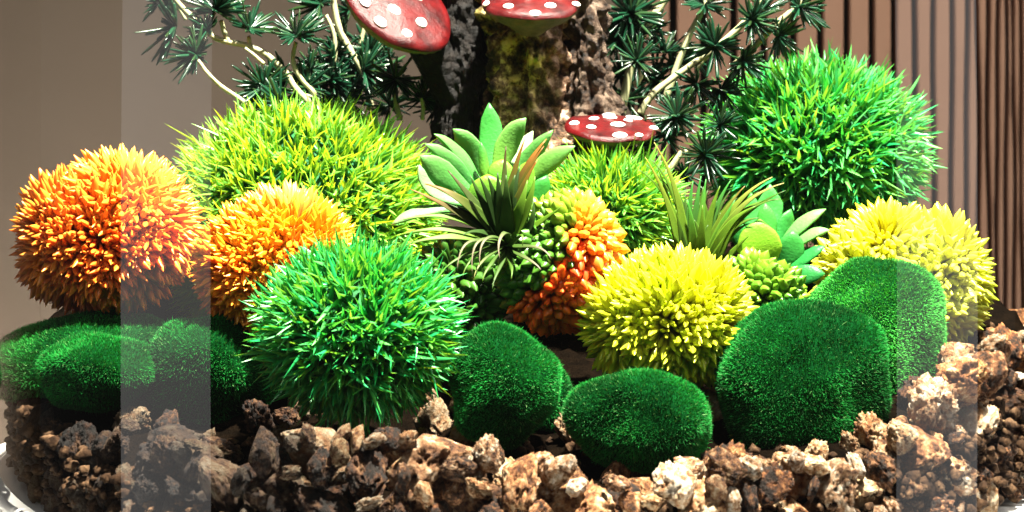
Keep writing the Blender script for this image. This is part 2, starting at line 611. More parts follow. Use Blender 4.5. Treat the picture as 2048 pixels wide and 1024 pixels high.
def stone_mesh(seed, sub=5):
    V, F = ICO[sub]
    r = random.Random(seed)
    D = np.ones(len(V))
    off = Vector((seed * 5.1, seed * 2.3, seed * 9.7))
    f1 = r.uniform(0.9, 1.3)
    fl = r.uniform(1.9, 2.9)
    lumpy = r.uniform(0.25, 0.6)
    for i, v in enumerate(V):
        p = Vector(v)
        d = 1 + 0.32 * noise.noise(p * f1 + off)
        q = p + 0.25 * noise.noise_vector(p * 2.2 + off)
        vd = noise.voronoi(q * fl + off)[0]
        d += lumpy * (0.34 - vd[0]) * (0.75 if vd[1] - vd[0] > 0.12 else 0.55)
        vd2 = noise.voronoi(q * fl * 2.6 + off)[0]
        d += 0.50 * lumpy * (0.3 - vd2[0])
        d += 0.22 * lumpy * (0.3 - noise.voronoi(p * fl * 5.5 + off)[0][0])
        nn = noise.noise(p * 9 + off)
        d += 0.05 * nn + 0.03 * noise.noise(p * 19 + off)
        pit = noise.noise(p * 6.5 - off)
        if pit > 0.3:
            d -= (pit - 0.3) * 0.55
        D[i] = d
    V = V * D[:, None] * np.array([r.uniform(0.95, 1.5), r.uniform(0.8, 1.05), r.uniform(0.6, 1.0)])
    # broken faces
    for _ in range(r.randint(4, 8)):
        n_ = np.array(Vector((r.uniform(-1, 1), r.uniform(-1, 1), r.uniform(-1, 1))).normalized()[:])
        dist = V @ n_
        lim = r.uniform(0.58, 0.82) * dist.max()
        over = np.clip(dist - lim, 0, None)
        V = V - n_ * (over * 0.75)[:, None]
    V = V / np.abs(V).max()
    return mesh_np('stone', V, F, None, [M['stone']])


SM = [stone_mesh(s + 1) for s in range(12)]
SMS = [stone_mesh(s + 31, 4) for s in range(5)]
topx = [-40, 20, 60, 110, 190, 260, 320, 370, 430, 480, 540, 600, 700, 850, 930, 1000, 1060, 1130, 1200, 1280, 1360, 1450, 1530, 1620, 1690, 1740, 1780, 1830, 1880, 1940, 2000, 2090]
topy = [800, 800, 785, 830, 850, 835, 830, 850, 910, 890, 870, 848, 850, 855, 885, 885, 900, 890, 935, 965, 925, 895, 905, 900, 915, 880, 830, 815, 760, 690, 645, 640]
placed = []


def try_stone(px, py, r, extra, sep):
    x_ = (px - 1024) * K
    # where the view ray meets the inside of the glass
    y = -0.15
    for _ in range(12):
        X = x_ * (1 + y) - VX
        lim = RI - 0.002 - r * 0.85
        if abs(X) >= lim:
            y = -0.045
            break
        y = -math.sqrt(lim * lim - X * X)
    y += extra
    p = W(px, py, y)
    if math.hypot(p[0] - VX, p[1]) > RI - r * 0.8 - 0.001 or p[2] < FZ + r * 0.75:
        return False
    for q, rr in placed:
        if np.linalg.norm(p - q) < (r + rr) * sep:
            return False
    placed.append((p, r))
    big = r > 0.0052
    me = random.choice(SM if big else SMS)
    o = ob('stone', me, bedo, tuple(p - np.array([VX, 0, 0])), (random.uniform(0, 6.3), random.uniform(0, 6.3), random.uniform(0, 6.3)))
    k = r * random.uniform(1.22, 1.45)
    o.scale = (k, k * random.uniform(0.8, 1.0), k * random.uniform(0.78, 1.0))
    # browner stones at the left, with the shade there put into their colour
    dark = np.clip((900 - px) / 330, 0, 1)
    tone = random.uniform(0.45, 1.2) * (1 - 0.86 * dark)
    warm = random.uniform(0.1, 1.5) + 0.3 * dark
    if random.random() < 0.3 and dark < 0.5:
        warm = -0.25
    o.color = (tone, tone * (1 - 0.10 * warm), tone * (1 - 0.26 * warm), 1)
    return True


cnt = 0
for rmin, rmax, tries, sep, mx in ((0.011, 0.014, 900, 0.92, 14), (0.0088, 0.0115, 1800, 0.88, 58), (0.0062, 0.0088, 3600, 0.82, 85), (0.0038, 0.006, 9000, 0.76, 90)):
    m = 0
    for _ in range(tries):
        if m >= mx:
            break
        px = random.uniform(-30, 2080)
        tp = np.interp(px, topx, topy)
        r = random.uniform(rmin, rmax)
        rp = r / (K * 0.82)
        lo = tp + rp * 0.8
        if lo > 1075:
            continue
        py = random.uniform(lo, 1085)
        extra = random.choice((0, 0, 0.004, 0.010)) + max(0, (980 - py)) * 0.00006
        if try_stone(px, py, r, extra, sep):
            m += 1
# a few loose stones higher on the bed by the right and left glass
for px, py, y, r in ((1985, 690, -0.03, 0.010), (2030, 700, 0.0, 0.012), (1950, 735, -0.045, 0.009), (2010, 745, -0.03, 0.011), (1900, 745, -0.07, 0.010), (1850, 800, -0.10, 0.011), (1960, 690, 0.01, 0.010), (2045, 660, 0.03, 0.010)):
    p = W(px, py, y)
    o = ob('stone', random.choice(SM), bedo, tuple(p - np.array([VX, 0, 0])), (random.uniform(0, 6), random.uniform(0, 6), random.uniform(0, 6)))
    o.scale = (r * 1.3,) * 3
    t_ = random.uniform(0.6, 1.0)
    o.color = (t_, t_ * 0.9, t_ * 0.75, 1)

MOSS = []


def bed_stones(count):
    m = 0
    for _ in range(9000):
        if m >= count:
            break
        x, y = random.uniform(-0.2, 0.2), random.uniform(-0.2, 0.02)
        r = random.uniform(0.005, 0.009)
        if math.hypot(x, y) > RB - 0.002:
            continue
        p = np.array([x + VX, y, float(bed_z(x, y)) + r * 0.35])
        if any((((p - c) / (a + r * 0.6)) ** 2).sum() < 1 for c, a in MOSS):
            continue
        if any(np.linalg.norm(p - q) < (r + rr) * 0.72 for q, rr in placed):
            continue
        # only where the view reaches the bed in front of the plants or beside the right glass
        px = 1024 + p[0] / (K * (1 + y))
        row = PROW + (CZ - p[2]) / (K * (1 + y))
        if y > -0.075 and px < 1850 or 1560 < px < 1872 and row < 815:
            continue
        placed.append((p, r))
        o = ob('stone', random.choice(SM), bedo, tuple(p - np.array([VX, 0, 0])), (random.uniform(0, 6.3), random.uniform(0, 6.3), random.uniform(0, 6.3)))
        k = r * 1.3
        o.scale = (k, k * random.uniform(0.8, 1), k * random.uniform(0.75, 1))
        t_ = random.uniform(0.45, 0.9) * (1 - 0.6 * np.clip((900 - px) / 330, 0, 1))  # darker towards the left: shade there put into the stone colour
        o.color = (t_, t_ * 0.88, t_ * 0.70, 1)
        m += 1


def fine_gravel(n):
    pv, pf = ICO[2]
    GV = [1 + 0.55 * nz3(pv, 1.1, q * 3.3) + 0.45 * nz3(pv, 2.6, q * 5.1 + 2) for q in range(14)]
    VV, FF = [], []
    k = 0
    for _ in range(n):
        if random.random() < 0.45:
            x, y = random.uniform(-0.21, 0.21), random.uniform(-0.21, 0.03)
            if math.hypot(x, y) > RB or y > -0.12 and x < 0.16:
                continue
            p = np.array([x, y, float(bed_z(x, y)) + 0.001])
        else:
            a = random.uniform(-1.5, 1.5)
            rr = random.uniform(RB + 0.006, RI - 0.003)
            x, y = rr * math.sin(a), -rr * math.cos(a)
            p = np.array([x, y, random.uniform(FZ + 0.003, float(bed_z(x, y)) + 0.002)])
        r = random.uniform(0.0012, 0.0028)
        v = pv * random.choice(GV)[:, None] * r * np.array([random.uniform(0.8, 1.2), random.uniform(0.8, 1.2), random.uniform(0.7, 1)])
        VV.append(v + p); FF.append(pf + k); k += len(pv)
    o = ob('fine_gravel', mesh_np('fine_gravel', np.vstack(VV), np.vstack(FF), None, [M['fine']]), bedo)
    o['kind'] = 'stuff'


# ------------------------------------------------------------------ flocked moss stones
def moss_stone(px, py, y, rx, rz, ry, roll, label, seed, n=26000, tone=1.0, lean=0.0):
    n = int(n * 1.9)
    c = W(px, py, y)
    ax = np.array([S(rx, y), ry, S(rz, y)])
    V, F = ICO[4]
    d = 1 + 0.26 * nz3(V, 0.95, seed) + 0.09 * nz3(V, 2.0, seed + 3)
    # squarish pebble
    Vs = np.sign(V) * np.abs(V) ** 0.94
    Vc = Vs * d[:, None] * ax
    R = np.array(Matrix.Rotation(math.radians(roll), 3, 'Y'))
    Vc = Vc @ R.T
    Vc[:, 0] += lean * Vc[:, 2]
    MOSS.append((c, ax))
    root = empty('moss_stone', c)
    tag(root, label, 'moss stone', 'moss covered decorative stones')
    me = mesh_np('pebble_core', Vc, F, None, [M['moss_core']])
    ob('pebble_core', me, root)
    # fibres
    tri = Vc[F]
    nv = np.cross(tri[:, 1] - tri[:, 0], tri[:, 2] - tri[:, 0])
    ar = np.linalg.norm(nv, axis=1)
    nv = unit(nv)
    idx = np.sort(rng.choice(len(F), n, p=ar / ar.sum()))
    u, v = rng.random(n), rng.random(n)
    sw = u + v > 1
    u[sw], v[sw] = 1 - u[sw], 1 - v[sw]
    t = tri[idx]
    base = t[:, 0] + u[:, None] * (t[:, 1] - t[:, 0]) + v[:, None] * (t[:, 2] - t[:, 0])
    comb = np.array([noise.noise_vector(Vector(b) * 70 + Vector((seed, 0, 0)))[:] for b in base[::10]])
    comb = np.repeat(comb, 10, axis=0)[:n]
    dr = unit(nv[idx] + rng.normal(0, 0.38, (n, 3)) + comb * 0.25)
    L = rng.uniform(0.0008, 0.0016, n)
    long_ = rng.random(n) < 0.03
    L[long_] *= 1.9
    side = unit(np.cross(dr, rng.normal(size=(n, 3)))) * rng.uniform(0.00010, 0.00021, n)[:, None]
    tip = base + dr * L[:, None]
    base = base - nv[idx] * 0.0003
    VV = np.stack([base - side, base + side, tip], 1).reshape(-1, 3)
    FF = np.arange(3 * n).reshape(-1, 3)
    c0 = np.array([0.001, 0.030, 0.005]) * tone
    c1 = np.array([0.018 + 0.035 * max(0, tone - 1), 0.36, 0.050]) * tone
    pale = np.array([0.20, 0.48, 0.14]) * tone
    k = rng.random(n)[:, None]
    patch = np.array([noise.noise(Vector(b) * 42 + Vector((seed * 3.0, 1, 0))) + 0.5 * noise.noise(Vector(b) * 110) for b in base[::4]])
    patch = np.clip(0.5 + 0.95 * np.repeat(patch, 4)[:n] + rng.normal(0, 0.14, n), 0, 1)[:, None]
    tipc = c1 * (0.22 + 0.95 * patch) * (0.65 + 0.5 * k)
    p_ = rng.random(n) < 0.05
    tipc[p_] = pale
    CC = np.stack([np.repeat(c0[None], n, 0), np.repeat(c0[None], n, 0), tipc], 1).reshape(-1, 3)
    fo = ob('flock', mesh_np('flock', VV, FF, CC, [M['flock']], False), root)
    fo['kind'] = 'stuff'
    return root


moss_stone(168, 715, -0.05, 172, 90, 0.030, -9, 'low wide moss stone directly under the leftmost orange flower ball', 1, 30000, 1.3)
moss_stone(192, 742, -0.100, 116, 72, 0.020, -2, 'small oval moss stone in front of the wide one, bottom left', 2, 22000)
moss_stone(425, 748, -0.085, 130, 122, 0.026, 0, 'dark moss stone between the small oval one and the front green grass ball', 3, 26000)
moss_stone(1004, 775, -0.135, 112, 112, 0.022, 10, 'upright round moss stone just right of the front green grass ball', 4, 26000)
moss_stone(1100, 800, -0.100, 44, 75, 0.014, 0, 'narrow dark moss stone mostly hidden behind the upright round one', 5, 9000)
moss_stone(1280, 842, -0.150, 142, 94, 0.022, 3, 'loaf shaped moss stone lying below the middle yellow flower ball', 6, 26000)
moss_stone(1600, 776, -0.115, 160, 168, 0.028, -8, 'largest moss stone, dark sided, at front right', 7, 44000, 0.85, 0.14)
moss_stone(1738, 698, -0.062, 142, 182, 0.024, 8, 'tall bright moss stone behind the largest one, below the rightmost yellow flowers', 8, 40000, 2.0)


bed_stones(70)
fine_gravel(3600)

# ------------------------------------------------------------------ grass balls
def grass_ball(px, py, y, rx, rz, ry, label, ntuft, blen, bw, tipmix, seed):
    """ball of soft plastic grass; px radius includes the blades"""
    c = W(px, py, y)
    out = np.array([S(rx, y), ry, S(rz, y)])
    core = out - blen * 0.80
    root = empty('grass_ball', c)
    tag(root, label, 'grass ball', 'green plastic grass balls')
    V, F = ICO[3]
    ob('ball_core', mesh_np('ball_core', V * core, F, None, [M['grass_core']]), root)
    d = fib(int(ntuft * 1.45), 0.05)
    d = d[(d[:, 1] < 0.45)]
    n = len(d)
    pos = d * core * (1 + 0.11 * nz3(d, 3.0, seed) + 0.05 * nz3(d, 7.0, seed + 2))[:, None]
    nrm = unit(d / core)
    per = 5
    pos = np.repeat(pos, per, 0) + rng.normal(0, blen * 0.05, (n * per, 3))
    nr_ = np.repeat(nrm, per, 0)
    fan = np.repeat(unit(rng.normal(0, 1, (n, 3))), per, 0) * 0.25
    spread = rng.normal(0, 0.36, (n * per, 3))
    dr = unit(nr_ + fan + spread)
    N_ = n * per
    L = blen * rng.uniform(0.55, 1.15, N_)
    wd = bw * rng.uniform(0.75, 1.4, N_)
    bend = rng.normal(0, 0.20, (N_, 3)) + np.array([0, 0, 0.02])
    g = rng.random(N_)[:, None]
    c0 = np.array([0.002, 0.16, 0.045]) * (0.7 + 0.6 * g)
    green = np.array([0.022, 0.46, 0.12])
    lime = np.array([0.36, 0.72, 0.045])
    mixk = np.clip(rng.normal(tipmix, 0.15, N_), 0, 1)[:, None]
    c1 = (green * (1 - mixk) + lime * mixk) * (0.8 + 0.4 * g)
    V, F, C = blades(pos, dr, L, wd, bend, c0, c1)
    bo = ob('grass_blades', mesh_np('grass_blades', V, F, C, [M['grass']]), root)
    bo['kind'] = 'stuff'
    return root


grass_ball(602, 456, 0.022, 290, 254, 0.060, 'largest lime green grass ball, behind the two orange flower balls', 1400, 0.0140, 0.0020, 0.72, 1)
grass_ball(716, 662, -0.140, 205, 182, 0.038, 'emerald green grass ball at the front resting on the brown stones', 620, 0.0118, 0.0020, 0.12, 2)
grass_ball(1222, 430, 0.0, 150, 135, 0.032, 'small lime grass ball in the middle below the flat lower mushroom', 420, 0.0145, 0.0020, 0.6, 3)
grass_ball(1634, 300, 0.08, 228, 186, 0.052, 'big deep green grass ball at the back right before the slatted wall', 820, 0.0145, 0.0023, 0.18, 4)


# ------------------------------------------------------------------ flower balls made of heads of petals
def petal_mesh(name, wmax, belly, tip, c0, c1, rings=6, seg=7, curve=0.1):
    """unit-length petal along +Z"""
    V, C = [], []
    for i in range(rings):
        t = i / (rings - 1)
        if t < belly:
            w = wmax * (0.5 + 0.5 * math.sin(t / belly * math.pi / 2))
        else:
            u_ = (t - belly) / (1 - belly)
            w = wmax * (1 - u_ ** tip) ** 0.75 + 0.012
        for j in range(seg):
            a = 2 * math.pi * j / seg
            V.append([w * math.cos(a), w * 0.72 * math.sin(a) + curve * t * t, t])
            C.append(np.array(c0) * (1 - t) + np.array(c1) * t)
    F = [[i * seg + j, i * seg + (j + 1) % seg, (i + 1) * seg + (j + 1) % seg, (i + 1) * seg + j] for i in range(rings - 1) for j in range(seg)]
    k = (rings - 1) * seg
    V.append([0, curve, 1.02]); C.append(c1)
    F3 = [[k + j, k + (j + 1) % seg, len(V) - 1] for j in range(seg)]
    return np.array(V), np.array(F), np.array(F3), np.array(C, dtype=float)


PT = {
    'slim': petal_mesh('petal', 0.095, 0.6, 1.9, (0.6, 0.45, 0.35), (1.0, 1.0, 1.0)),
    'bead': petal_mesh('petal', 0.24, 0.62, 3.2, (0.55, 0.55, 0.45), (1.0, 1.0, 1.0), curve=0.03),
}
PM = {k: mesh_np('petal', v[0], [v[1], v[2]], v[3], [M['petal']]) for k, v in PT.items()}


def flower_ball(name, px, py, y, rx, rz, ry, label, cat, heads, npet, plen, shape, colour_fn, group, cap=290, seed=0, wscale=1.0, backcut=0.55, clump=1.0):
    c = W(px, py, y)
    out = np.array([S(rx, y), ry, S(rz, y)])
    core = out - plen * 0.80
    root = empty(name, c)
    tag(root, label, cat, group)
    hd = unit(np.array([h_[:3] for h_ in heads], float))
    nh = len(hd)
    V, F = ICO[3]
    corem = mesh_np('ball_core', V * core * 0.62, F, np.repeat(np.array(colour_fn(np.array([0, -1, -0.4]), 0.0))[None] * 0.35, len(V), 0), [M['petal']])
    ob('ball_core', corem, root)
    # each head is a dome of its own; together they make a lobed ball
    hr = rng.uniform(0.40, 0.55, nh) * core.mean()
    reach = np.array([h_[3] if len(h_) > 3 else rng.uniform(0.82, 1.10) for h_ in heads])[:, None]
    hc = hd * np.maximum(core * reach - hr[:, None] * 0.94, 0.001)
    D_, P_, O_, A_ = [], [], [], []
    for k_ in range(nh):
        dd = fib(int(npet * 0.34), 0.03)
        pp = hc[k_] + dd * hr[k_]
        keep = (pp[:, 1] / core[1] < backcut)
        for m_ in range(nh):
            if m_ != k_:
                keep &= np.linalg.norm(pp - hc[m_], axis=1) > hr[m_] * 0.86
        keep &= ((pp / core) ** 2).sum(1) > 0.30
        D_.append(dd[keep]); P_.append(pp[keep]); O_.append(np.full(keep.sum(), k_)); A_.append(np.arccos(np.clip(dd[keep] @ hd[k_], -1, 1)))
    dirs_, pos, own, ang = np.vstack(D_), np.vstack(P_), np.concatenate(O_), np.concatenate(A_)
    d = unit(pos / core)
    ha = hd[own]
    away = unit(dirs_ - ha * (dirs_ * ha).sum(1, keepdims=True))
    dr = unit(dirs_ + away * (0.55 * np.clip(ang / 0.9, 0, 1) * clump)[:, None] + rng.normal(0, 0.06, d.shape))
    size = plen * (0.66 + 0.55 * np.clip(ang / 0.9, 0, 1)) * rng.uniform(0.8, 1.18, len(d))
    heads_o = []
    sv, sf = ICO[2]
    for hv in hd:
        hp = hv * core
        kk = len(heads_o)
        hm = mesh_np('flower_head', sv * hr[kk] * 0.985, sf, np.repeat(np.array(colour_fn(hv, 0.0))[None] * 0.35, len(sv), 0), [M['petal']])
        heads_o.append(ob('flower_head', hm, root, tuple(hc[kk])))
    # nearest the camera and facing it first
    score = d[:, 1] + rng.normal(0, 0.02, len(d))
    order = np.argsort(score)
    single = set(order[:cap].tolist())
    pv, pf, pf3, pc = PT[shape]
    SV, SF, SF3, SC = [], [], [], []
    k = 0
    for i in range(len(d)):
        q = Vector(dr[i]).to_track_quat('Z', 'Y')
        tw = Matrix.Rotation(rng.uniform(0, 6.28), 3, 'Z')
        cc = np.clip(np.array(colour_fn(d[i], ang[i])) * rng.uniform(0.82, 1.15), 0, 1)
        ws = size[i] * wscale * rng.uniform(0.85, 1.15)
        if i in single:
            ho = heads_o[own[i]]
            o = ob('petal', PM[shape], ho, Vector(pos[i]) - ho.location)
            o.rotation_euler = (q.to_matrix() @ tw).to_euler()
            o.scale = (ws, ws, size[i])
            o.color = (*cc, 1)
        else:
            R = np.array(q.to_matrix() @ tw)
            vv = (pv * np.array([ws, ws, size[i]])) @ R.T + pos[i]
            SV.append(vv); SF.append(pf + k); SF3.append(pf3 + k); SC.append(pc * cc)
            k += len(pv)
    if SV:
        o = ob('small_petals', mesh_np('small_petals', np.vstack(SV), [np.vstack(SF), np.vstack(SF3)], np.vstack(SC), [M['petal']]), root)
        o['kind'] = 'stuff'
    return root


def mixc(a, b, t):
    t = min(max(t, 0), 1)
    return np.array(a) * (1 - t) + np.array(b) * t


OR, YO, DR, PK = (0.86, 0.22, 0.018), (0.92, 0.46, 0.05), (0.62, 0.085, 0.010), (0.82, 0.30, 0.14)


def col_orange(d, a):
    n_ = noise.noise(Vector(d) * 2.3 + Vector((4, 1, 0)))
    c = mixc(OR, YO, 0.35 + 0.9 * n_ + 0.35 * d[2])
    return mixc(c, DR, -0.55 * d[0] * 0.7 - 0.35 * d[2] - 0.1)  # dark red left side and underside: shade put into the petal colour


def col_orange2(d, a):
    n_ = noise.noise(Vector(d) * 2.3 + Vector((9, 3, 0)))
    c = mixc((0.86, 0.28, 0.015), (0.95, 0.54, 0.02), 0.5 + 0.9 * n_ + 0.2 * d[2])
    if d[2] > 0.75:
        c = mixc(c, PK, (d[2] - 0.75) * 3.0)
    return mixc(c, DR, -0.4 * d[2] - 0.35 * d[0] - 0.15)  # shade below and at the left put into the petals as dark red


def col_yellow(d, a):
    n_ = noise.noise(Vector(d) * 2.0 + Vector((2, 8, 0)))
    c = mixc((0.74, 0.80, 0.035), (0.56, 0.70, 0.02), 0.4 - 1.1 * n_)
    return mixc(c, (0.34, 0.42, 0.02), -0.8 * d[2] - 0.1)  # olive shading of the underside, put into the petal colour


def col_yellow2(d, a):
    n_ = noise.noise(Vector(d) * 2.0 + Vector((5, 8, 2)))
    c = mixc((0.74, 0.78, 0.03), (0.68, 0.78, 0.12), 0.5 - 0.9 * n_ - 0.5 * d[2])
    return mixc(c, (0.40, 0.56, 0.03), 1.6 * (d[0] - 0.6))  # shaded right edge put into the colour as a darker green


GB = (0.10, 0.26, 0.03)


def col_multi(d, a):
    n_ = 0.25 * noise.noise(Vector(d) * 3.0)
    # green upper left, yellow on the upper right edge, orange and red below
    s = d[2] * 0.75 - d[0] * 0.8 + n_
    if s > 0.08 + 0.5 * max(0, d[0]):
        return mixc((0.06, 0.19, 0.015), (0.28, 0.42, 0.025), 1.3 * d[2] + 0.9 * d[0] - 0.55 + n_)
    c = mixc((0.84, 0.15, 0.012), (0.76, 0.04, 0.014), 0.25 + 2.4 * n_)
    return mixc(c, (0.92, 0.62, 0.05), 1.6 * (d[0] * 0.6 + d[2]) - 0.80)


def col_green(d, a):
    n_ = noise.noise(Vector(d) * 2.5)
    return mixc((0.03, 0.11, 0.012), (0.07, 0.20, 0.02), 0.4 + n_)


def col_green_bright(d, a):
    n_ = noise.noise(Vector(d) * 2.5)
    return mixc((0.07, 0.24, 0.015), (0.20, 0.40, 0.02), 0.45 + n_)


G1 = 'petalled plastic flower balls'
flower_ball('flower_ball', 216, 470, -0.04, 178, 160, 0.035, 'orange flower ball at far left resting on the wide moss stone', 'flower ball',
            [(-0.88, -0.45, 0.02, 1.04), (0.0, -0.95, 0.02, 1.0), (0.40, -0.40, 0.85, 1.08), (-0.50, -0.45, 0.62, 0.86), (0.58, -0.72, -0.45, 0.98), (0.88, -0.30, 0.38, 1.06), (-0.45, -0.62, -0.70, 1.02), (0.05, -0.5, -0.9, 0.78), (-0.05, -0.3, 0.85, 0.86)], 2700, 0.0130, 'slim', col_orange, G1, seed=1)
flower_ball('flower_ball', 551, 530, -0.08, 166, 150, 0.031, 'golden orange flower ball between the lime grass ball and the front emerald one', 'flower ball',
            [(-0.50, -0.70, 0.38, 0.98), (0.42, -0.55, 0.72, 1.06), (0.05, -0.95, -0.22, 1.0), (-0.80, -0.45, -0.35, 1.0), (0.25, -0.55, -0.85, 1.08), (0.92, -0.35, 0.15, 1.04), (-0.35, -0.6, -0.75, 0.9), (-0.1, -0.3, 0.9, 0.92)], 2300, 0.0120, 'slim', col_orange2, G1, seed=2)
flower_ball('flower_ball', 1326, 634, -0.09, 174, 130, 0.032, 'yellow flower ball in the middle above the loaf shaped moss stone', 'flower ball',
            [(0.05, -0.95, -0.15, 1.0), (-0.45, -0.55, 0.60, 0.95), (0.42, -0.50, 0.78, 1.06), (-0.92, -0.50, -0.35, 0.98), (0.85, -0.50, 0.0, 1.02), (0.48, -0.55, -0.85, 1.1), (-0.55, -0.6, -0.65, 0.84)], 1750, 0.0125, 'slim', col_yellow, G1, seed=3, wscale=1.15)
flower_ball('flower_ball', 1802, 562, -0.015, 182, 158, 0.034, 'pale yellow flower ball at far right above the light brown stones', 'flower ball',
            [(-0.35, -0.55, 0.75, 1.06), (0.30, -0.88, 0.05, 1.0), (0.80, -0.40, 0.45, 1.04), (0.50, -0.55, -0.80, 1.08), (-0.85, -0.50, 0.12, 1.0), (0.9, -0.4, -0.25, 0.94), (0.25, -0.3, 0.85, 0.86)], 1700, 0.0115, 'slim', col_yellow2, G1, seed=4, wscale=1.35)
flower_ball('bead_flower_ball', 1116, 528, -0.074, 132, 156, 0.028, 'bead leaved ball, green on top and orange red below, right of the spiky air plant', 'flower ball',
            [(0.1, -0.9, 0.3), (0.55, -0.6, 0.6), (-0.3, -0.85, -0.45), (0.4, -0.75, -0.55), (0.8, -0.6, 0.0), (-0.3, -0.5, 0.8)], 950, 0.0090, 'bead', col_multi, G1, seed=5)
flower_ball('bead_flower_ball', 930, 575, -0.055, 100, 116, 0.021, 'dark green bead leaved ball in shade left of the orange red one', 'flower ball',
            [(0.0, -0.9, -0.2), (-0.5, -0.7, 0.5), (0.5, -0.6, 0.5), (0.2, -0.6, -0.8)], 460, 0.0090, 'bead', col_green, G1, seed=6)
flower_ball('bead_flower_ball', 1520, 588, -0.058, 98, 82, 0.021, 'bright green bead leaved ball between the middle yellow flowers and the right rosette', 'flower ball',
            [(0.0, -0.9, -0.1), (-0.5, -0.6, 0.6), (0.6, -0.6, -0.4)], 520, 0.0080, 'bead', col_green_bright, G1, seed=7)

# ------------------------------------------------------------------ rosette succulents
PAL, MID, DEEP, LIM = (0.12, 0.34, 0.075), (0.03, 0.22, 0.03), (0.008, 0.15, 0.025), (0.13, 0.30, 0.015)


def spoon(w, tipw=0.02, mid=0.62):
    return [(0, w * 0.42), (0.25, w * 0.62), (mid, w), (0.82, w * 0.78), (0.93, w * 0.36), (0.97, w * 0.16), (1.0, w * tipw + 0.0001)]


def rosette(name, label, cat, base, y, leaves, stem_to):
    b = W(*base, y)
    root = empty(name, stem_to)
    tag(root, label, cat, 'rosette succulents')
    V, F = tube([stem_to, (np.array(stem_to) + b) / 2, b], [0.004, 0.004, 0.005])
    me = mesh_np('stem', V, F, np.repeat(np.array([[0.12, 0.25, 0.05]]), len(V), 0), [M['stem']])
    ob('stem', recenter(me, stem_to), root)
    for (p0, p1, p2, w, dy0, dy1, dy2, cb, ct, face, cup, mid) in leaves:
        pts = [W(*p0, y + dy0), W(*p1, y + dy1), W(*p2, y + dy2)]
        me = leaf_mesh('leaf', pts, spoon(S(w, y) * 0.5, 0.02, mid), 0.0016, cup, face, cb, ct, M['leaf'], rings=14, seg=12)
        ob('leaf', recenter(me, stem_to), root)
    return root


FC, FU, FL, FR = (0, -1, 0.35), (0, -0.6, 0.8), (-0.5, -0.7, 0.5), (0.5, -0.7, 0.5)
rosette('rosette_succulent', 'pale green rosette succulent with pointed leaves in the middle, below the trunk', 'succulent', (985, 405), -0.055, [
    ((988, 390), (985, 300), (978, 206), 52, 0.0, 0.012, 0.010, MID, (0.05, 0.32, 0.05), FC, 0.15, 0.6),
    ((980, 395), (960, 300), (906, 258), 50, 0.0, 0.008, 0.0, MID, PAL, FL, 0.15, 0.6),
    ((970, 400), (930, 300), (868, 268), 34, -0.004, 0.0, -0.01, MID, PAL, FU, 0.2, 0.5),
    ((965, 405), (915, 320), (850, 288), 36, -0.006, -0.004, -0.012, DEEP, PAL, FL, 0.2, 0.5),
    ((960, 405), (890, 350), (840, 312), 52, -0.008, -0.006, -0.014, MID, PAL, FL, 0.15, 0.6),
    ((955, 410), (855, 400), (838, 330), 48, -0.010, -0.008, -0.014, MID, (0.22, 0.42, 0.17), FU, 0.2, 0.6),
    ((945, 425), (850, 405), (783, 450), 32, -0.010, -0.012, -0.016, MID, (0.22, 0.42, 0.15), FU, 0.2, 0.55),
    ((992, 390), (995, 290), (1052, 236), 52, 0.0, 0.006, 0.002, LIM, PAL, FR, 0.15, 0.55),
    ((1000, 390), (1030, 320), (1066, 262), 36, 0.0, 0.012, 0.016, MID, (0.34, 0.48, 0.24), FC, 0.15, 0.7),
    ((1005, 395), (1040, 330), (1106, 260), 38, -0.003, 0.0, -0.004, MID, PAL, FR, 0.18, 0.6),
    ((1020, 410), (1070, 330), (1150, 292), 42, -0.006, -0.004, -0.010, LIM, PAL, FR, 0.2, 0.66),
    ((975, 385), (968, 330), (962, 285), 22, -0.008, -0.006, -0.006, LIM, MID, FC, 0.2, 0.4),
    ((990, 405), (1000, 350), (1008, 318), 54, -0.010, -0.012, -0.008, MID, LIM, FC, 0.15, 0.6),
    ((985, 440), (975, 395), (975, 348), 82, -0.012, -0.018, -0.014, DEEP, LIM, FC, 0.12, 0.62),
    ((1010, 430), (1040, 380), (1060, 320), 50, -0.010, -0.010, -0.008, MID, LIM, FC, 0.15, 0.6),
    ((1025, 430), (1075, 400), (1095, 350), 44, -0.008, -0.010, -0.008, MID, MID, FR, 0.15, 0.6),
], W(985, 520, -0.05))
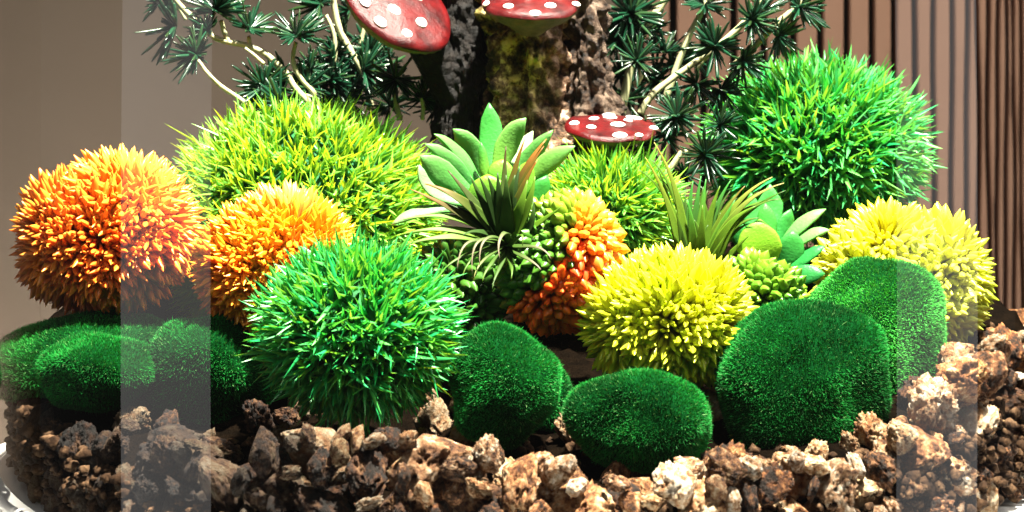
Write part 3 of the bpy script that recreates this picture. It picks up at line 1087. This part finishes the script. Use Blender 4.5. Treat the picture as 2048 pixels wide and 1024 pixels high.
rosette('rosette_succulent', 'green rosette succulent with rounded spoon leaves beside the rightmost yellow flowers', 'succulent', (1535, 540), -0.03, [
    ((1535, 520), (1540, 450), (1540, 368), 56, 0.0, 0.012, 0.012, DEEP, (0.05, 0.30, 0.05), FC, 0.2, 0.75),
    ((1525, 525), (1505, 460), (1502, 385), 44, 0.0, 0.010, 0.012, DEEP, MID, FC, 0.2, 0.7),
    ((1540, 525), (1535, 460), (1530, 405), 42, 0.0, 0.002, 0.004, MID, (0.04, 0.26, 0.03), FC, 0.1, 0.65),
    ((1550, 520), (1565, 460), (1582, 418), 40, 0.0, 0.006, 0.006, DEEP, MID, FR, 0.1, 0.65),
    ((1550, 520), (1585, 450), (1652, 418), 34, 0.0, 0.0, 0.0, MID, (0.16, 0.40, 0.10), FU, 0.2, 0.6),
    ((1555, 530), (1600, 465), (1660, 460), 34, 0.0, -0.002, -0.006, MID, (0.16, 0.40, 0.10), FU, 0.2, 0.6),
    ((1550, 535), (1585, 520), (1585, 460), 60, -0.002, -0.006, -0.004, DEEP, MID, FC, 0.12, 0.62),
    ((1545, 560), (1600, 520), (1650, 492), 36, -0.002, -0.006, -0.008, DEEP, (0.02, 0.22, 0.04), FU, 0.15, 0.6),
    ((1550, 565), (1600, 545), (1650, 548), 42, -0.004, -0.010, -0.012, DEEP, (0.02, 0.20, 0.04), FC, 0.12, 0.6),
    ((1515, 530), (1480, 480), (1462, 430), 40, -0.002, 0.0, 0.002, DEEP, MID, FL, 0.15, 0.6),
    ((1525, 560), (1515, 510), (1520, 438), 92, -0.012, -0.020, -0.016, (0.30, 0.46, 0.02), (0.10, 0.34, 0.02), FC, 0.15, 0.58),
], W(1535, 600, -0.025))


# ------------------------------------------------------------------ air plants
def air_plant(name, label, base, y, leaves, foot):
    root = empty(name, foot)
    tag(root, label, 'air plant', 'spiky air plants')
    b = W(*base, y)
    V, F = tube([foot, (np.array(foot) + b) / 2, b], [0.003, 0.0035, 0.004])
    ob('stem', recenter(mesh_np('stem', V, F, np.repeat(np.array([[0.07, 0.12, 0.02]]), len(V), 0), [M['stem']]), foot), root)
    for lf in leaves:
        pts, w, dys, cb, ct = lf
        P = [W(*p, y + dy) for p, dy in zip(pts, dys)]
        hw = S(w, y) * 0.66
        prof = [(0, hw * 0.9), (0.3, hw), (0.62, hw * 0.55), (0.88, hw * 0.20), (1, hw * 0.06)]
        me = leaf_mesh('leaf', P, prof, 0.0006, 0.45, (0, -0.75, 0.65), cb, ct, M['air'], rings=16, seg=8, cpow=3.0)
        ob('leaf', recenter(me, foot), root)


OL, OD, BR, RB_, YG, PKW = (0.030, 0.072, 0.008), (0.016, 0.042, 0.007), (0.18, 0.050, 0.005), (0.045, 0.015, 0.005), (0.075, 0.16, 0.010), (0.30, 0.22, 0.17)
b0 = (1012, 490)
AP = []
for tip, ctl, w, dy, c in [
    ((895, 340), (955, 410), 20, (0, -.004, 0), RB_), ((850, 368), (930, 385), 22, (0, -.012, -.008), BR), ((820, 378), (920, 420), 18, (0, -.010, -.012), (0.22, 0.09, 0.02)),
    ((1012, 292), (1005, 380), 18, (0, .004, .008), RB_), ((1050, 278), (1010, 380), 20, (0, 0, .004), BR), ((1093, 278), (1020, 360), 22, (0, -.004, .002), (0.30, 0.09, 0.008)),
    ((1088, 292), (1030, 370), 18, (0, -.006, -.002), BR), ((1076, 318), (1025, 400), 18, (0, -.008, -.004), BR), ((958, 352), (985, 410), 20, (0, -.01, -.01), OD),
    ((975, 352), (1000, 420), 24, (0, -.012, -.012), OD), ((1030, 350), (1010, 420), 26, (0, -.012, -.010), OL), ((1055, 360), (1040, 430), 24, (0, -.014, -.008), YG),
    ((1070, 352), (1060, 430), 22, (0, -.010, -.006), YG), ((1066, 400), (1075, 470), 20, (0, -.012, -.008), OL), ((1125, 412), (1075, 450), 16, (0, -.010, -.014), YG),
    ((800, 470), (900, 440), 16, (0, -.012, -.014), YG), ((798, 495), (900, 455), 16, (0, -.014, -.018), YG), ((806, 440), (920, 410), 16, (0, -.010, -.014), YG),
    ((870, 400), (950, 430), 22, (0, -.008, -.006), OD), ((905, 380), (960, 430), 22, (0, -.008, -.006), OD), ((925, 470), (960, 450), 14, (0, -.012, -.02), OL),
    ((940, 350), (975, 430), 22, (0, -.01, -.008), OL), ((995, 345), (1000, 430), 26, (0, -.014, -.012), OD), ((1012, 350), (1014, 430), 26, (0, -.014, -.012), OL),
    ((1040, 330), (1020, 410), 22, (0, -.008, -.002), OD)]:
    AP.append(([b0, ctl, tip], w, dy, OL if c in (BR, RB_) else YG if c == YG else OD, c))
for tip, c1, c2, w, c in [
    ((914, 545), (960, 480), (918, 460), 8, PKW), ((945, 555), (985, 480), (935, 450), 8, PKW), ((960, 535), (1000, 470), (952, 455), 8, PKW),
    ((925, 555), (970, 490), (930, 520), 8, YG), ((948, 558), (990, 500), (950, 525), 8, (0.2, 0.2, 0.06)), ((882, 548), (960, 500), (905, 510), 9, YG),
    ((965, 565), (1000, 520), (968, 530), 10, YG), ((985, 580), (1010, 530), (985, 550), 8, OL), ((1000, 520), (1030, 450), (985, 460), 10, PKW),
    ((1045, 492), (1025, 500), (1050, 440), 12, YG), ((1102, 518), (1040, 500), (1085, 480), 9, PKW), ((1082, 540), (1030, 510), (1070, 520), 9, PKW),
    ((1022, 560), (1020, 530), (1028, 530), 9, YG)]:
    AP.append(([b0, c1, c2, tip], w, (-.004, -.016, -.026, -.028), OL, c))
air_plant('air_plant', 'dark olive air plant with brown tipped and curled leaves before the pale rosette', b0, -0.085, AP, W(1012, 545, -0.075))
b1 = (1395, 560)
AP = []
for base, ctl, tip, w, dy, cb, ct in [
    ((1368, 540), (1345, 400), (1290, 314), 13, (0, 0, -.004), YG, (0.25, 0.22, 0.030)), ((1372, 540), (1372, 390), (1308, 284), 14, (0, 0, 0), YG, (0.23, 0.20, 0.030)),
    ((1380, 545), (1372, 440), (1386, 362), 18, (0, .002, .004), OL, MID), ((1388, 545), (1385, 440), (1402, 352), 18, (0, .002, .004), OL, MID), ((1395, 545), (1400, 440), (1412, 358), 18, (0, 0, .002), YG, MID),
    ((1400, 548), (1412, 440), (1440, 372), 18, (0, 0, 0), YG, YG), ((1405, 550), (1425, 440), (1490, 372), 16, (0, 0, -.004), YG, (0.18, 0.13, 0.030)), ((1408, 550), (1445, 400), (1545, 354), 15, (0, -.004, -.008), YG, (0.33, 0.30, 0.072)),
    ((1412, 552), (1450, 400), (1568, 366), 14, (0, -.006, -.012), YG, (0.36, 0.28, 0.096)), ((1415, 552), (1440, 440), (1512, 412), 18, (0, -.006, -.01), YG, YG), ((1410, 552), (1430, 470), (1470, 400), 20, (0, -.004, -.004), YG, MID),
    ((1420, 555), (1440, 490), (1485, 430), 18, (0, -.006, -.008), YG, YG), ((1385, 548), (1390, 470), (1375, 400), 20, (0, -.006, -.006), YG, MID), ((1395, 550), (1405, 480), (1405, 410), 20, (0, -.006, -.006), YG, YG),
    ((1378, 545), (1362, 470), (1352, 420), 14, (0, -.002, -.004), OL, YG), ((1425, 555), (1465, 500), (1500, 470), 14, (0, -.006, -.012), YG, YG), ((1402, 548), (1420, 420), (1462, 360), 15, (0, .002, .004), OL, MID)]:
    AP.append(([base, ctl, tip], w, dy, cb, ct))
    for _ in range(2):
        j1, j2 = rng.normal(0, 13, 2), rng.normal(0, 17, 2)
        AP.append(([(base[0] + j1[0] * 0.4, base[1]), (ctl[0] + j1[0], ctl[1] + j1[1]), (tip[0] + j2[0] - 6, tip[1] + abs(j2[1]) + 14)], w * 0.9, tuple(q + 0.004 for q in dy), cb, OL))
air_plant('air_plant', 'light green grassy air plant with long arching leaves left of the spoon leaved rosette', b1, -0.04, AP, W(1395, 600, -0.03))


# ------------------------------------------------------------------ mushroom tree ornament
YT = 0.055
orn = empty('mushroom_tree_ornament', W(1090, 330, YT + 0.01))
ORN = np.array(orn.location[:])
tag(orn, 'brown bark tree stump ornament carrying white spotted red mushroom caps', 'ornament')


def trunk(name, prof, y, mat, seed, ridge, na=190, nh=170, mossy=None, rough=1.0):
    """prof: list of (row, centre px, half width px)"""
    rows = np.linspace(prof[0][0], prof[-1][0], nh)
    cx = np.interp(rows, [p[0] for p in prof], [p[1] for p in prof])
    hw = np.interp(rows, [p[0] for p in prof], [p[2] for p in prof])
    V, mo = [], []
    for r_, c_, h_ in zip(rows, cx, hw):
        ctr = W(c_, r_, y)
        R = S(h_, y)
        for j in range(na):
            a = 2 * math.pi * j / na
            ca, sa = math.cos(a), math.sin(a)
            p = Vector((ca * 1.6, sa * 1.6, (ctr[2]) * 26 + seed))
            d = 1 + ridge * (noise.noise(Vector((ca * 2.6, sa * 2.6, ctr[2] * 9 + seed))) * 1.1 + 0.5 * noise.noise(Vector((ca * 6, sa * 6, ctr[2] * 40 + seed))))
            vd = noise.voronoi(Vector((ca * 4.0, sa * 4.0, ctr[2] * 90 + seed)))[0]
            d += ridge * 0.55 * (0.3 - vd[0]) + ridge * 0.22 * noise.noise(Vector((ca * 14, sa * 14, ctr[2] * 240)))
            q = Vector((ctr[0] + R * ca, y + R * sa, ctr[2] * 0.8))
            d += (0.0028 * noise.noise(q * 120) + 0.0022 * (0.35 - noise.voronoi(q * 170)[0][0]) * 1.6 + 0.0012 * noise.noise(q * 420)) * rough / R
            V.append([ctr[0] + R * ca * d, y + R * 0.85 * sa * d, ctr[2]])
            mo.append(0.52 - 1.0 * max(0, ca) if mossy else 0.0)
    F = [[i * na + j, i * na + (j + 1) % na, (i + 1) * na + (j + 1) % na, (i + 1) * na + j] for i in range(nh - 1) for j in range(na)]
    me = mesh_np(name, np.array(V), np.array(F), None, [mat], True, {'mossy': mo})
    return ob(name, recenter(me, ORN), orn)


trunk('trunk', [(-330, 1070, 85), (-60, 1062, 96), (40, 1066, 100), (130, 1070, 104), (200, 1072, 110), (250, 1075, 120), (300, 1080, 135), (360, 1080, 150)], YT, M['bark'], 3, 0.26, mossy=True, rough=2.2)
tr2 = trunk('side_trunk', [(-330, 920, 30), (-60, 915, 46), (30, 915, 52), (120, 925, 55), (200, 930, 54), (280, 925, 62), (360, 920, 78)], YT - 0.004, M['bark_shaded'], 11, 0.16)
tr2['label'] = 'smooth left trunk, shade put into its bark colour'


def cap(px, py, y, rpx, nrm, thick, spots, label, drop=0.3, seed=0, squash=1.0):
    c = W(px, py, y)
    R = S(rpx, y)
    n = Vector(nrm).normalized()
    q = n.to_track_quat('Z', 'Y').to_matrix()
    prof_top = [(0.0, drop), (0.25, drop * 0.95), (0.5, drop * 0.80), (0.72, drop * 0.55), (0.88, drop * 0.27), (0.97, 0.02), (1.0, -0.06)]
    seg = 72
    V = []
    for r_, z_ in prof_top:
        for j in range(seg):
            a = 2 * math.pi * j / seg
            w_ = 1 + 0.05 * noise.noise(Vector((math.cos(a) * 1.7, math.sin(a) * 1.7, seed))) * r_
            zz = z_ + 0.05 * noise.noise(Vector((math.cos(a) * 2 * r_, math.sin(a) * 2 * r_, seed + 5)))
            V.append([max(r_, 0.002) * w_ * math.cos(a), max(r_, 0.002) * w_ * math.sin(a) * squash, zz])
    m = len(prof_top)
    F = [[i * seg + j, (i + 1) * seg + j, (i + 1) * seg + (j + 1) % seg, i * seg + (j + 1) % seg] for i in range(m - 1) for j in range(seg)]
    Q = np.array(q)
    Vw = (np.array(V) * R) @ Q.T + c
    co = ob('mushroom_cap', recenter(mesh_np('mushroom_cap', Vw, np.array(F), None, [M['cap_red']]), ORN), orn)
    co['label'] = label
    # underside with gills, tapering to the stump
    V2 = []
    pr = [(1.0, -0.06), (0.95, -thick * 0.5), (0.78, -thick), (0.5, -thick * 1.5), (0.25, -thick * 2.2)]
    for k_, (r_, z_) in enumerate(pr):
        for j in range(seg):
            a = 2 * math.pi * j / seg
            g_ = 1 + (0.03 * (j % 2) if 0 < k_ else 0)
            w_ = 1 + 0.05 * noise.noise(Vector((math.cos(a) * 1.7, math.sin(a) * 1.7, seed))) * r_
            V2.append([r_ * g_ * w_ * 0.995 * math.cos(a), r_ * g_ * w_ * 0.995 * math.sin(a) * squash, z_])
    F2 = [[i * seg + j, (i + 1) * seg + j, (i + 1) * seg + (j + 1) % seg, i * seg + (j + 1) % seg] for i in range(len(pr) - 1) for j in range(seg)]
    uo = ob('cap_underside', recenter(mesh_np('cap_underside', (np.array(V2) * R) @ Q.T + c, np.array(F2)[:, ::-1], None, [M['cap_under']]), ORN), co)
    sv, sf = ICO[3]
    for (u, v, s) in spots:
        rr = math.hypot(u, v)
        z_ = np.interp(rr, [p[0] for p in prof_top], [p[1] for p in prof_top])
        slope = (np.interp(min(rr + 0.03, 1), [p[0] for p in prof_top], [p[1] for p in prof_top]) - np.interp(rr - 0.03, [p[0] for p in prof_top], [p[1] for p in prof_top])) / 0.06
        ln = Vector((-slope * u / max(rr, 1e-3), -slope * v / max(rr, 1e-3), 1)).normalized()
        lr = np.array(ln.to_track_quat('Z', 'Y').to_matrix())
        wob = 1 + 0.12 * nz3(sv, 1.3, seed + u * 7)
        pv = (sv * wob[:, None] * np.array([s * 0.9, s * 0.75, 0.04])) @ lr.T + np.array([u, v * squash, z_ + 0.005])
        ob('white_spot', recenter(mesh_np('white_spot', (pv * R) @ Q.T + c, sf, None, [M['spot']]), ORN), co)


# cap axes: Z = normal, spots given on the cap disc (u to the right, v away from the viewer)
cap(1062, 4, YT - 0.030, 98, (0.02, -0.30, 0.95), 0.30, [(-0.55, 0.1, .13), (-0.50, -0.55, .13), (0.02, -0.88, .13), (0.35, -0.55, .14), (-0.1, -0.25, .10), (0.15, 0.1, .17), (0.55, 0.15, .17), (0.9, -0.25, .12), (-0.93, -0.2, .10)], 'upper red cap seen edge on', 0.15, 1)
cap(1222, 253, YT - 0.042, 93, (0.04, -0.21, 0.96), 0.22, [(-0.78, 0.15, .15), (-0.5, -0.28, .13), (-0.3, 0.35, .14), (0.08, 0.45, .17), (0.1, -0.18, .19), (0.42, 0.2, .12), (0.0, -0.82, .18), (0.42, -0.8, .11), (0.65, 0.55, .22), (0.88, -0.25, .13), (0.12, 0.78, .16)], 'lowest flat red cap', 0.09, 2)
cap(798, 8, YT - 0.030, 122, (0.50, -0.52, 0.68), 0.30, [(-0.33, -0.25, .14), (-0.70, -0.45, .13), (0.10, -0.52, .13), (-0.30, -0.72, .11), (-0.05, 0.15, .14), (0.35, 0.05, .12), (-0.78, -0.02, .12), (-0.5, 0.5, .14), (0.3, 0.6, .13)], 'large tilted red cap', 0.14, 3)
# limb that carries the tilted cap
V, F = tube([W(925, 210, YT), W(885, 140, YT - 0.006), W(850, 80, YT - 0.014), W(815, 35, YT - 0.022)], [S(46, YT), S(42, YT), S(40, YT), S(46, YT)], 20)
ob('limb', recenter(mesh_np('limb', V, F, None, [M['bark_shaded']], True, {'mossy': np.zeros(len(V))}), ORN), orn)
# root flare and stones of bark
trunk('root', [(-330, 1170, 30), (-20, 1172, 42), (60, 1176, 44), (150, 1182, 50), (210, 1188, 56), (260, 1196, 66), (330, 1204, 84)], YT - 0.012, M['bark_root'], 23, 0.22, rough=1.6)


# ------------------------------------------------------------------ pine branches
def whorl(c, axis, rad, n, seed, wpx=6.0):
    """one tuft of glossy needles round a bud"""
    axis = unit(np.asarray(axis, float))
    d = unit(rng.normal(size=(n, 3)))
    dot = d @ axis
    d = unit(d + axis * (np.clip(0.35 - dot, 0, 1.2) * 0.9)[:, None])
    L = rad * rng.uniform(0.5, 1.15, n)
    ws = rad * 0.066 * rng.uniform(0.8, 1.15, n)
    prof = [(0, 0.55), (0.3, 0.9), (0.75, 0.85), (0.95, 0.5), (1.0, 0.12)]
    bend = unit(rng.normal(size=(n, 3))) * 0.10
    seg = 5
    V, C = [], []
    side = unit(np.cross(d, rng.normal(size=(n, 3))))
    nr_ = np.cross(d, side)
    for t, w in prof:
        ctr = c + d * (L * t)[:, None] + bend * (L * t * t)[:, None]
        for j in range(seg):
            a = 2 * math.pi * j / seg
            V.append(ctr + side * (ws * w * math.cos(a))[:, None] + nr_ * (ws * w * 0.65 * math.sin(a))[:, None])
            g = np.repeat(np.array([[0.006, 0.040, 0.020]]), n, 0) * rng.uniform(0.6, 1.5, (n, 1)) if False else None
    V = np.stack(V, 1).reshape(-1, 3)
    base = np.array([0.0035, 0.026, 0.011])
    cc = base * rng.uniform(0.6, 1.7, (n, 1)) + np.array([0.01, 0.012, 0.0]) * (rng.random((n, 1)) < 0.3)
    C = np.repeat(cc, len(prof) * seg, 0)
    k = len(prof) * seg
    b = np.arange(n)[:, None] * k
    F = [b + np.array([i * seg + j, i * seg + (j + 1) % seg, (i + 1) * seg + (j + 1) % seg, (i + 1) * seg + j]) for i in range(len(prof) - 1) for j in range(seg)]
    F5 = b + np.array([(len(prof) - 1) * seg + j for j in range(seg)])
    return V, [np.concatenate(F), F5], C


def pine(label, stems, whorls, y, foot):
    root = empty('pine_branch', foot)
    tag(root, label, 'pine branch', 'plastic pine branches')
    for pts, w in stems:
        P = [W(p[0], p[1], y + (p[2] if len(p) > 2 else 0)) for p in pts]
        rad = np.linspace(S(w, y) * 0.56, S(w, y) * 0.42, len(P))
        V, F = tube(P, rad, 10)
        V = V + rng.normal(0, 0.00006, V.shape)
        cc = np.array([0.33, 0.33, 0.18]) * (0.85 + 0.2 * rng.random((len(V), 1)))
        ob('stem', recenter(mesh_np('stem', V, F, cc, [M['stem']]), foot), root)
    for (px, py, r, dy, ax) in whorls:
        V, F, C = whorl(W(px, py, y + dy), ax, S(r, y), 46 if r < 62 else 60, 0)
        o = ob('needle_tuft', recenter(mesh_np('needle_tuft', V, F, C, [M['needle']]), foot), root)
        o['kind'] = 'stuff'


UP, LF, RT, TW = (0, -0.3, 1), (-1, -0.4, 0.1), (1, -0.4, 0.2), (0, -1, 0.2)
pine('thick pale pine branch bending to the top left of the vessel', [
    ([(628, 215), (592, 178), (572, 146), (552, 126), (528, 106), (490, 90), (456, 84), (424, 72), (405, 46), (376, 26), (346, -8), (330, -40)], 12),
    ([(458, 86), (448, 62), (442, 40)], 10), ([(500, 92), (497, 72)], 9), ([(372, 40), (352, 10), (318, -14)], 7)],
    [(352, 52, 84, 0, (-1, -0.3, 0.1)), (432, 22, 84, 0.004, (0.1, -0.5, 1)), (498, 58, 62, 0.002, (0.3, -0.4, 0.9)), (415, 60, 50, -0.004, (-0.6, -0.6, 0.5)), (318, 6, 46, 0.004, (-1, -.3, .4))], 0.04, W(628, 215, 0.04))
pine('thin low pine branch reaching left over the lime grass ball', [
    ([(540, 232), (505, 218), (480, 198), (442, 172), (415, 146), (396, 120)], 9), ([(528, 128), (508, 110), (490, 96)], 7)],
    [(392, 110, 62, -0.002, (-0.5, -0.6, 0.3)), (528, 172, 66, 0.006, TW), (560, 206, 60, -0.002, (-0.4, -0.8, 0.3))], 0.03, W(540, 232, 0.03))
pine('upright pine branch with one starry tuft beside the large tilted cap', [
    ([(632, 210), (628, 186), (606, 162), (590, 136), (586, 112), (592, 84)], 10), ([(636, 196), (612, 190)], 8)],
    [(592, 72, 66, 0, (0.2, -0.6, 0.8)), (612, 176, 62, 0.012, TW), (570, 160, 58, 0.012, LF), (545, 185, 62, 0.016, LF), (620, 140, 46, 0.018, RT)], 0.045, W(632, 215, 0.045))
pine('shaded pine branch behind the large tilted mushroom cap', [
    ([(742, 220), (728, 150), (700, 100), (676, 50), (664, -20)], 14), ([(672, 130), (668, 70), (652, 30)], 9), ([(720, 90), (730, 50)], 9)],
    [(642, 8, 62, 0, (-0.5, -0.5, 0.4)), (660, 160, 72, 0.0, TW), (705, 150, 72, 0.01, TW), (740, 100, 62, 0.01, TW), (690, 200, 62, 0, TW), (750, 180, 62, 0.01, UP), (640, 205, 56, 0.0, TW), (620, 130, 50, 0.02, TW), (690, 80, 56, 0.012, LF), (672, 110, 52, 0.004, TW), (725, 140, 66, -0.004, RT), (770, 130, 56, 0.012, RT), (700, 20, 50, 0.01, LF)], 0.08, W(742, 225, 0.08))
pine('short pine sprig with a bright star tuft under the large tilted cap', [
    ([(800, 240), (792, 205), (790, 170)], 11), ([(845, 240), (846, 215), (842, 196)], 8)],
    [(790, 158, 60, 0, (0.0, -1, 0.15)), (846, 196, 54, 0.008, (0.3, -0.8, 0.3)), (780, 210, 50, 0.02, TW), (872, 215, 44, 0.012, TW)], 0.05, W(800, 245, 0.05))
pine('long diagonal pine branch rising to the top right from the lower cap', [
    ([(1280, 228), (1296, 200), (1322, 174), (1380, 132), (1420, 104), (1462, 70), (1500, 32), (1530, -10), (1545, -50)], 13), ([(1470, 130), (1510, 92), (1548, 52), (1592, 14), (1640, -40)], 13), ([(1420, 104), (1392, 140)], 8)],
    [(1430, 92, 66, -0.006, (-0.1, -1, 0.2)), (1502, 40, 62, -0.004, (0.5, -0.7, 0.2)), (1598, 14, 64, 0.0, (0.6, -0.6, 0.3)), (1556, 72, 58, 0.0, (0.6, -0.7, -0.3)), (1484, 122, 60, -0.004, (0.5, -0.7, -0.3)), (1392, 168, 60, -0.002, (-0.1, -0.8, -0.5)), (1442, 180, 58, 0.002, (0.3, -0.8, -0.4)), (1530, 20, 50, 0.004, UP)], 0.05, W(1280, 228, 0.05))
pine('pale pine twig with a single star tuft right of the stump', [
    ([(1270, 170), (1282, 150), (1278, 130)], 12)],
    [(1274, 122, 56, 0, (-0.1, -1, 0.2))], 0.05, W(1270, 175, 0.05))
pine('shaded pine branch behind the stump at the top right', [
    ([(1240, 240), (1262, 130), (1290, 60), (1330, 0), (1350, -40)], 16), ([(1330, 200), (1370, 90), (1398, 34), (1420, -10)], 13)],
    [(1260, 28, 76, 0, TW), (1238, 82, 66, 0, TW), (1330, 105, 56, 0.004, UP), (1410, 10, 60, 0, (0.2, -0.6, 0.6)), (1300, 60, 52, 0.01, TW), (1350, 130, 56, 0.01, TW), (1240, 150, 56, 0.01, TW), (1310, 160, 62, 0.01, TW), (1250, 200, 50, 0.004, TW), (1390, 120, 50, 0.01, TW)], 0.10, W(1240, 245, 0.10))
pine('low pine branch with a curled pale stem over the small middle grass ball', [
    ([(1322, 350), (1342, 335), (1354, 318), (1366, 304), (1386, 302)], 13), ([(1330, 390), (1322, 360), (1318, 338)], 11)],
    [(1354, 234, 64, 0.004, (-0.1, -1, 0.3)), (1410, 310, 66, -0.004, (0.3, -1, 0)), (1300, 296, 60, 0.004, (-0.6, -0.8, 0.1)), (1330, 270, 52, 0.008, TW), (1370, 350, 50, 0.012, TW), (1440, 250, 46, 0.012, TW)], 0.02, W(1325, 395, 0.02))
